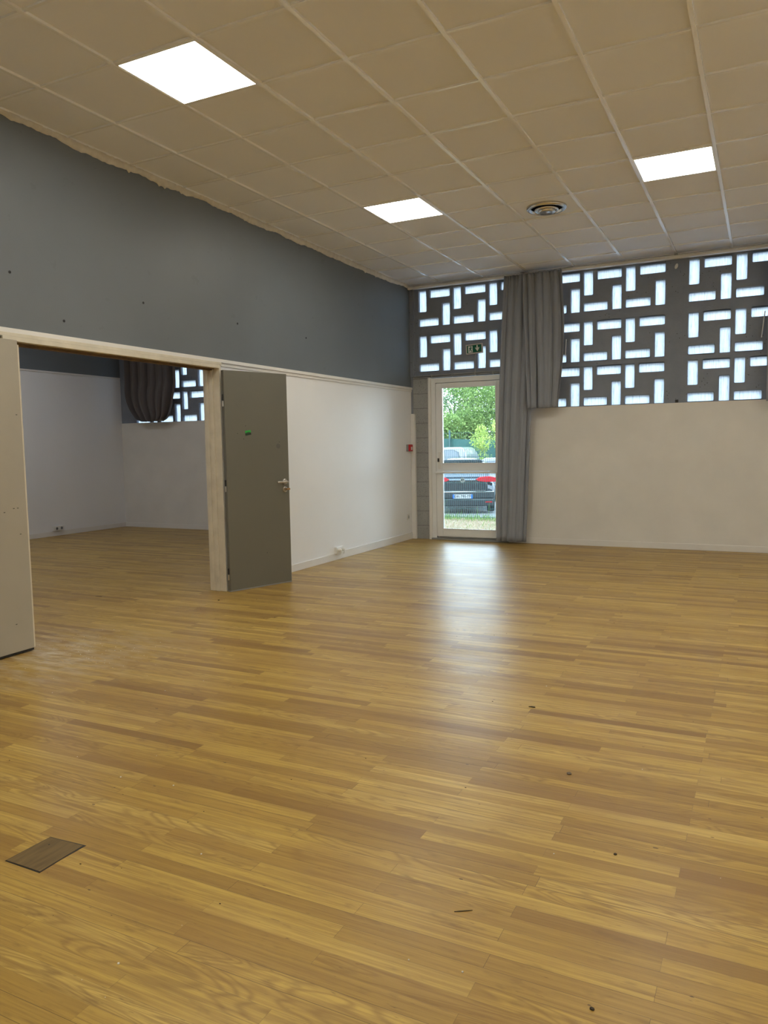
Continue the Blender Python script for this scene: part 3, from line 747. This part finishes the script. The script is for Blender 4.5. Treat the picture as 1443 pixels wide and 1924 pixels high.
g2 = tag(obj('car_park_ground', strip(14.3, 60, -34, 20, 30), M_tar), 'gravel ground of the car park beyond the wire fence', 'ground'); st(g2)

def grass_mat(name, c1, c2):
    t = NT(name); w = t.noise(t.pos(), 7, 2); c = t.mix(w, c1, c2)
    d = t.n('BsdfDiffuse'); tl = t.n('BsdfTranslucent'); t.l(c, d.inputs[0]); t.l(c, tl.inputs[0])
    mx = t.n('MixShader'); mx.inputs[0].default_value = .4; t.l(d.outputs[0], mx.inputs[1]); t.l(tl.outputs[0], mx.inputs[2]); t.l(mx.outputs[0], t.out.inputs[0]); return t.m
M_weed = grass_mat('green weeds', (.09, .19, .04), (.20, .27, .09)); M_hay = grass_mat('dry straw', (.42, .34, .23), (.27, .19, .12))
def blades(n, xr, yr, hr, w, rnd, lean=.4, bm=None):
    bm = bm or NB()
    for _ in range(n):
        x, y = rnd.uniform(*xr), rnd.uniform(*yr); h = rnd.uniform(*hr); a = rnd.uniform(0, 6.28); z = gz(y)
        dx, dy = math.cos(a)*w, math.sin(a)*w; lx, ly = rnd.gauss(0, lean)*h, rnd.gauss(0, lean)*h
        p = [bm.verts.new(q) for q in ((x-dx, y-dy, z-.01), (x+dx, y+dy, z-.01), (x+dx*.7+lx*.4, y+dy*.7+ly*.4, z+h*.6), (x-dx*.7+lx*.4, y-dy*.7+ly*.4, z+h*.6), (x+lx, y+ly, z+h))]
        bm.faces.new(p[:4]); bm.faces.new((p[3], p[2], p[4]))
    return bm
rnd = random.Random(31)
bm = blades(2300, (-4, 1.5), (12.9, 14.1), (.03, .15), .006, rnd, .6); blades(34, (-4, 1.5), (13.0, 13.7), (.25, .5), .006, rnd, .25, bm); blades(500, (-3.5, 1.5), (9, 12.6), (.03, .10), .005, rnd, .6, bm)
tag(obj('green_weeds', bm, M_weed), 'green weeds growing along the foot of the wire fence', 'weeds', kind='stuff')
bm = blades(6500, (-3.2, 1.6), (7.2, 13.4), (.02, .07), .006, rnd, 1.6)
tag(obj('dry_grass', bm, M_hay), 'dry straw lying on the ground outside the glazed door', 'straw', kind='stuff')

M_wire = paint('green plastic coated wire', (.012, .055, .055), .4, .05)
t = thing('wire_fence', 'low green welded wire fence standing between the door and the parked cars', 'fence', (-2, 13.3, gz(13.3)))
def wire_panel(x0, x1, y, z0, z1, r, name, par, pitch=.05, hp=.2):
    bm = NB(); x = x0
    while x <= x1:
        bx(bm, x-r, x+r, y-r, y+r, z0, z1+.03); x += pitch
    z = z0+.05
    while z <= z1+.001:
        bx(bm, x0, x1, y-r*1.3, y-r*.2, z-r*1.3, z+r*1.3); bx(bm, x0, x1, y+r*.3, y+r*1.4, z-r*1.3, z+r*1.3); z += hp
    return obj(name, bm, M_wire, par)
for k in range(-4, 3):
    wire_panel(-.45+2.5*k+.03, -.45+2.5*(k+1)-.03, 13.3, gz(13.3)+.02, 1.20, .0032, 'wire_panel', t)
    bm = NB(); bx(bm, -.47+2.5*k, -.43+2.5*k, 13.28, 13.32, gz(13.3), 1.24); obj('post', bm, M_wire, t)
t = thing('screened_fence', 'taller far fence hung with dark green screening net', 'fence', (-8, 28, gz(28)))
tt = NT('green screening net'); v = tt.pos(); x, y, z = tt.xyz(v)
f = tt.noise(tt.comb(tt.math('MULTIPLY', x, .5), 0, tt.math('MULTIPLY', z, 3)), 2, 4); M_net = tt.bsdf(tt.mix(f, (.010, .05, .045), (.022, .085, .072)), .8)
bm = NB(); g = []
for i in range(121):
    x = -22+.25*i; g.append([bm.verts.new((x, 27.93+.05*math.sin(x*2.1)+.03*math.sin(x*5+k), gz(28)+.03+(2.14+.05*math.sin(x*1.3))*k/6)) for k in range(7)])
for p, q in zip(g, g[1:]):
    for k in range(6): bm.faces.new((p[k], q[k], q[k+1], p[k+1]))
no = obj('screening_net', bm, M_net, t); so_ = no.modifiers.new('solid', 'SOLIDIFY'); so_.thickness = .01
wire_panel(-22, 8, 28.0, gz(28), 1.86, .004, 'wire_mesh', t, .10, .3)
for k in range(12):
    x = -20.4+2.5*k; bm = NB(); bx(bm, x-.03, x+.03, 27.82, 27.88, gz(28), 1.98); obj('post', bm, M_wire, t)

# --- cars
def car_paint(name, col, rough=.14):
    t = NT(name); return t.bsdf(col, rough, .0, .6, Coat_Weight=1.0, Coat_Roughness=.05)
M_carblk = car_paint('dark blue black car paint', (.010, .013, .020)); M_carw = car_paint('white car paint', (.13, .14, .155), .3)
M_carglass = paint('dark car glass', (.02, .025, .03), .06, .02, spec=.9)
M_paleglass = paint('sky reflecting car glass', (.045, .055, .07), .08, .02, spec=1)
M_red = paint('red lamp lens', (.36, .008, .016), .12, .04, 30); M_tyre = paint('tyre rubber', (.02, .02, .02), .8, .05); M_cplast = paint('black bumper plastic', (.011, .012, .015), .55, .05)
M_plate = paint('number plate white', (.34, .35, .36), .3, .01); M_pblue = paint('number plate blue', (.02, .12, .48), .3, .02)
def loft(secs, n=28, pw=3.2):
    bm = NB(); rings = []
    for (y, zb, zt, hb, ht, sh) in secs:      # sh: how much the section leans forward with height
        ring = []
        for k in range(n):
            a = 2*math.pi*k/n; cs, sn = math.cos(a), math.sin(a)
            u = math.copysign(abs(cs)**(2/pw), cs); w = math.copysign(abs(sn)**(2/pw), sn)
            f = (w+1)/2; hw = hb+(ht-hb)*f
            ring.append(bm.verts.new((u*hw, y+sh*f, zb+(zt-zb)*f)))
        rings.append(ring)
    for a, b in zip(rings, rings[1:]):
        for k in range(n): bm.faces.new((a[k], a[(k+1) % n], b[(k+1) % n], b[k]))
    bm.faces.new(rings[0]); bm.faces.new(rings[-1][::-1]); return bm
def carpart(name, bm, mat, r, smooth=False, bevel=0, sub=0, par=None):
    bm.transform(r.matrix_basis); o = obj(name, bm, mat, par or r, smooth=smooth, bevel=bevel)
    if sub: m = o.modifiers.new('sub', 'SUBSURF'); m.levels = sub; m.render_levels = sub
    return o
r = thing('car', 'dark hatchback seen from behind through the wire fence, red tail lamps', 'car', (-2.665, 15.5, gz(15.5)), math.radians(20.6))
carpart('body', loft([(.02, .34, .62, .70, .78, .0), (.0, .30, .66, .80, .84, .0), (.03, .24, .86, .84, .86, .03), (.08, .22, .96, .86, .86, .08), (.22, .20, 1.0, .885, .86, .06), (.8, .18, 1.0, .895, .87, 0), (2.9, .18, .97, .895, .87, 0), (3.5, .2, .90, .88, .84, 0), (4.0, .24, .80, .82, .76, 0), (4.2, .32, .62, .70, .66, 0)]), M_carblk, r, True, sub=1)
carpart('cabin', loft([(.16, .92, .98, .70, .66, .0), (.20, .90, 1.08, .78, .70, .08), (.34, .90, 1.36, .80, .62, .16), (.60, .90, 1.455, .81, .60, .06), (1.2, .90, 1.47, .82, .60, 0), (2.1, .90, 1.45, .82, .60, 0), (2.6, .88, 1.28, .82, .64, -.05), (3.15, .88, .96, .80, .74, -.05)]), M_carblk, r, True, sub=1)
def quad_prism(pts, th):
    bm = NB(); A = [bm.verts.new(p) for p in pts]; n = (A[1].co-A[0].co).cross(A[2].co-A[0].co).normalized(); B = [bm.verts.new(v.co-n*th) for v in A]; k = len(A)
    bm.faces.new(A); bm.faces.new(B[::-1])
    for i in range(k): bm.faces.new((A[i], A[(i+1) % k], B[(i+1) % k], B[i]))
    return bm
rg = carpart('rear_window', quad_prism([(-.60, .13, .965), (.60, .13, .965), (.62, .24, 1.12), (.53, .40, 1.335), (-.53, .40, 1.335), (-.62, .24, 1.12)], .02), M_paleglass, r)
carpart('tailgate_crease', quad_prism([(-.62, -.01, .885), (.62, -.01, .885), (.62, .12, .965), (-.62, .12, .965)], .03), M_carblk, r)
bm = NB(); prism(bm, [(.02, 1.155), (.40, 1.172), (.40, 1.182), (.02, 1.195)], 'Y', .215, .235); carpart('wiper', bm, M_cplast, r, par=rg)
carpart('spoiler', (lambda b: (prism(b, [(-.60, 1.355), (.60, 1.355), (.47, 1.425), (-.47, 1.425)], 'Y', .27, .62), b)[1])(NB()), M_carglass, r, bevel=.01)
carpart('tailgate_panel', (lambda b: (prism(b, [(-.60, .40+.20), (-.66, .70), (-.62, .885), (.62, .885), (.66, .70), (.60, .60)], 'Y', -.005, .03), b)[1])(NB()), M_carblk, r, bevel=.01)
carpart('bumper', (lambda b: (bx(b, -.80, .80, -.06, .06, .20, .40), bx(b, -.84, .84, -.045, .06, .40, .575), b)[2])(NB()), M_cplast, r, bevel=.03)
carpart('bumper_ledge', (lambda b: (bx(b, -.82, .82, -.055, .05, .565, .590), b)[1])(NB()), M_carw if False else M_chrome, r, bevel=.008)
for sx_ in (-1, 1):
    bm = NB(); vs = prism(bm, [(sx_*.34, .90), (sx_*.42, .855), (sx_*.62, .83), (sx_*.86, .835), (sx_*.87, .95), (sx_*.70, .985), (sx_*.45, .965)], 'Y', -.02, .12)
    tl = carpart('tail_lamp', bm, M_red, r, bevel=.01)
    bm = NB(); prism(bm, [(sx_*.50, .895), (sx_*.80, .905), (sx_*.80, .915), (sx_*.50, .91)], 'Y', -.024, -.018); carpart('lamp_bar', bm, paint('dark red', (.25, .01, .02), .3), r, par=tl)
    bm = NB(); prism(bm, [(sx_*.58, .30), (sx_*.78, .295), (sx_*.77, .325), (sx_*.60, .325)], 'Y', -.068, -.05); carpart('reflector', bm, M_red, r)
    for wy in (.75, 3.35):
        bm = NB(); lathe(bm, [(.18, -.1), (.30, -.1), (.315, -.06), (.315, .06), (.30, .1), (.18, .1)], (sx_*.76, wy, .315), 'X', 28); carpart('wheel', bm, M_tyre, r, True)
    bm = NB(); bx(bm, sx_*.80-.01, sx_*.80+.01, .7, 2.5, 1.02, 1.32); 
    for v_ in bm.verts: v_.co.x -= sx_*(v_.co.z-1.02)*.45
    carpart('side_window', bm, M_carglass, r)
pl = carpart('number_plate', (lambda b: (bx(b, -.26, .26, -.072, -.058, .405, .515), b)[1])(NB()), M_plate, r, bevel=.003)
for s_ in (-1, 1): carpart('blue_band', (lambda b: (bx(b, s_*.238-.022, s_*.238+.022, -.0735, -.070, .407, .513), b)[1])(NB()), M_pblue, r, par=pl)
carpart('plate_text', text_bm('DK-790-TP', .098, Matrix.Translation((0, -.0745, .460)) @ Matrix.Rotation(math.radians(90), 4, 'X'), .001, .96), M_black, r, par=pl)
# emblem
def ringm(R0, R1, y0, y1, z, n=32):
    bm = NB(); lathe(bm, [(R0, y0), (R1, y0), (R1, y1), (R0, y1), (R0, y0)][:4], (0, 0, z), 'Y', n)
    return bm
bm = NB(); lathe(bm, [(.062, -.016), (.062, .0)], (0, -.008, .885), 'Y', 32); em = carpart('emblem', bm, M_cplast, r)
bm = NB(); n_ = 32
vr = [[bm.verts.new((R_*math.cos(2*math.pi*k/n_), yy, .885+R_*math.sin(2*math.pi*k/n_))) for k in range(n_)] for R_, yy in ((.050, -.024), (.050, -.034), (.062, -.034), (.062, -.024))]
for q in range(4):
    for k in range(n_): bm.faces.new((vr[q][k], vr[q][(k+1) % n_], vr[(q+1) % 4][(k+1) % n_], vr[(q+1) % 4][k]))
def stroke(p, q, w=.009):
    p = Vector(p); q = Vector(q); d = (q-p).normalized(); n = Vector((-d.y, d.x))*w/2
    prism(bm, [tuple(p+n), tuple(q+n), tuple(q-n), tuple(p-n)], 'Y', -.034, -.026)
for a_, b_ in (((-.022, .045), (0, .006)), ((.022, .045), (0, .006)), ((-.047, .022), (-.019, -.044)), ((-.019, -.044), (0, -.006)), ((0, -.006), (.019, -.044)), ((.019, -.044), (.047, .022))):
    stroke((a_[0], .885+a_[1]), (b_[0], .885+b_[1]))
carpart('emblem_lettering', bm, M_chrome, r, par=em)
bm = NB(); tube(bm, [(.05, 1.0, 1.45), (.05, .90, 1.62)], .006, 6); carpart('aerial', bm, M_cplast, r)

r = thing('car', 'white hatchback parked sideways far behind, its side windows over the dark hatchback roof', 'car', (-7.12, 24, gz(24)))
def side_car(r, prof, wins, wheels, wd=1.7, zsh=1.05):
    bm = NB(); vs = prism(bm, prof, 'Y', 0, wd)
    for v_ in vs:
        if v_.co.z > zsh: v_.co.y = wd/2+(v_.co.y-wd/2)*(1-(v_.co.z-zsh)*.35)
    carpart('body', bm, M_carw, r, bevel=.05)
    for pts in wins:
        cxx = sum(p_[0] for p_ in pts)/len(pts); czz = sum(p_[1] for p_ in pts)/len(pts)
        for nm, k_, y0_, m_ in (('window_seal', 1.0, -.012, M_carglass), ('side_window', .86, -.020, M_paleglass)):
            q = [(cxx+(a_-cxx)*k_, czz+(b_-czz)*k_) for a_, b_ in pts]
            bm = NB(); vs = prism(bm, q, 'Y', y0_, .05)
            for v_ in vs: v_.co.y += max(0, v_.co.z-zsh)*.30
            carpart(nm, bm, m_, r)
    for wx_ in wheels:
        bm = NB(); lathe(bm, [(.2, -.02), (.31, -.02), (.33, .02), (.33, .2), (.2, .2)], (wx_, .0, .33), 'Y', 28); carpart('wheel', bm, M_tyre, r, True)
side_car(r, [(-2.9, .3), (-2.95, .9), (-2.2, 1.12), (-1.35, 1.22), (-.75, 1.72), (-.1, 1.80), (.55, 1.84), (1.09, 1.84), (1.22, 1.77), (1.34, 1.56), (1.42, 1.25), (1.46, .9), (1.44, .35), (1.2, .22), (-2.6, .22)],
    [[(-.05, 1.26), (.02, 1.62), (.20, 1.74), (.34, 1.74), (.44, 1.26)], [(.52, 1.26), (.42, 1.74), (.80, 1.75), (1.02, 1.66), (1.16, 1.30)], [(-1.2, 1.26), (-.70, 1.68), (-.16, 1.70), (-.2, 1.26)]], (-2.0, .75))
r = thing('car', 'white car parked sideways behind the dark hatchback, nearer the long curtain', 'car', (-3.3, 21.2, gz(21.2)))
side_car(r, [(-1.2, .3), (-1.25, .9), (-1.05, 1.30), (-.75, 1.47), (.6, 1.50), (1.1, 1.42), (1.8, 1.0), (2.7, .85), (2.85, .5), (2.8, .25)],
    [[(-.85, 1.02), (-.70, 1.36), (.1, 1.40), (.1, 1.02)], [(.18, 1.02), (.18, 1.40), (.9, 1.36), (1.4, 1.04)]], (-.6, 2.0), 1.7, .95)

# --- trees and bushes
def leafm(name, a, b):
    t = NT(name); v = t.pos(); w = t.noise(v, 2.2, 4, .7); w = t.math('MULTIPLY_ADD', t.math('SUBTRACT', w, .48), 3.2, .5, clamp=True)
    c = t.mix(w, a, b); d = t.n('BsdfDiffuse'); tl = t.n('BsdfTranslucent'); t.l(c, d.inputs[0]); t.l(c, tl.inputs[0])
    mx = t.n('MixShader'); mx.inputs[0].default_value = .45; t.l(d.outputs[0], mx.inputs[1]); t.l(tl.outputs[0], mx.inputs[2]); t.l(mx.outputs[0], t.out.inputs[0]); return t.m
M_l1 = leafm('mid green leaves', (.06, .13, .04), (.30, .40, .14)); M_l2 = leafm('yellow green leaves', (.14, .24, .05), (.46, .52, .16)); M_l3 = leafm('blue green leaves', (.06, .12, .06), (.25, .36, .18))
M_bark = paint('pale bark', (.20, .19, .16), .8, .2, 6)
def tree(name, label, cat, x, y, h, rad, mat, seed, n, size, low=.12, trunk=True, group=None):
    rnd = random.Random(seed); z0 = gz(y); r = thing(name, label, cat, (x, y, z0), group=group)
    bm = NB(); cl = []
    for _ in range(int(22+rad*10)):
        a = rnd.uniform(0, 6.283); zz = rnd.uniform(low, .93); rr = rad*math.sqrt(max(.05, 1-((zz-.5)/.62)**2))*rnd.uniform(.35, .95)
        cl.append((x+rr*math.cos(a), y+rr*math.sin(a), z0+h*zz, rnd.uniform(.3, .55)*min(rad, 2.2)))
    for _ in range(n):
        c = rnd.choice(cl); u = Vector((rnd.gauss(0, 1), rnd.gauss(0, 1), rnd.gauss(0, 1))).normalized()*c[3]*rnd.uniform(.5, 1.05)
        p = Vector(c[:3])+u; 
        if p.z < z0+.03: continue
        q = Euler((rnd.uniform(-1.2, 1.2), rnd.uniform(-1.2, 1.2), rnd.uniform(0, 6.28))).to_matrix(); s = size*rnd.uniform(.6, 1.3)
        bm.faces.new([bm.verts.new(p+q @ Vector(k)) for k in ((-s*.5, 0, 0), (0, -s*.28, .02*s), (s*.55, 0, 0), (0, s*.28, .02*s))])
    obj('foliage', bm, mat, r)
    if trunk:
        bm = NB(); tube(bm, [(x, y, z0), (x+.05, y, z0+h*.3), (x-.1, y+.1, z0+h*.7)], [.12*rad/2.5, .09*rad/2.5, .03], 8)
        for k in range(5):
            a = rnd.uniform(0, 6.28); zz = z0+h*rnd.uniform(.2, .5)
            tube(bm, [(x, y, zz), (x+math.cos(a)*rad*.4, y+math.sin(a)*rad*.4, zz+h*.2), (x+math.cos(a)*rad*.75, y+math.sin(a)*rad*.75, zz+h*.33)], [.045, .03, .012], 6)
        obj('trunk', bm, M_bark, r)
    return r
for i, (x, y, h, rd, m, lb) in enumerate([
    (-13.6, 33.5, 6.3, 2.9, M_l2, 'yellow green tree over the net at the hinge edge of the glazed door'),
    (-10.6, 35.5, 6.7, 3.0, M_l3, 'blue green tree filling the middle of the glazed door view'),
    (-7.6, 34.0, 6.2, 2.9, M_l1, 'mid green tree beside the long curtain in the glazed door view'),
    (-11.8, 31.5, 4.2, 1.9, M_l2, 'low bright yellow green tree just over the screening net, behind the post'),
    (-4.2, 35.0, 6.4, 3.0, M_l3, 'blue green tree hidden mostly by the long curtain'),
    (-9.2, 40.0, 7.4, 3.2, M_l1, 'tallest tree, mid green, rising at the back above the others'),
    (-15.8, 39.5, 7.2, 3.2, M_l3, 'tall blue green tree at the back toward the concrete block side'),
    (-8.9, 31.8, 3.6, 1.6, M_l1, 'low mid green tree close over the screening net'),
    (-1.0, 35.5, 6.3, 3.0, M_l1, 'mid green tree far behind the lined back wall'),
    (-18.5, 34.5, 6.3, 3.0, M_l1, 'mid green tree beyond the concrete block pier')]):
    tree('leafy_tree', lb, 'tree', x, y, h, rd, m, 50+i, 26000 if i in (1, 2, 3, 5, 7) else (16000 if i in (0, 4) else 7000), .115 if i < 8 else .2, .05)
tree('green_bush', 'bright green bush in front of the screening net by the long curtain', 'bush', -5.75, 26.6, 2.9, .72, M_l2, 90, 4200, .09, .1, False)
tree('low_bush', 'small bush at the foot of the screening net behind the parked cars', 'bush', -6.6, 27.0, 1.5, .55, M_l2, 91, 1500, .09, .1, False)
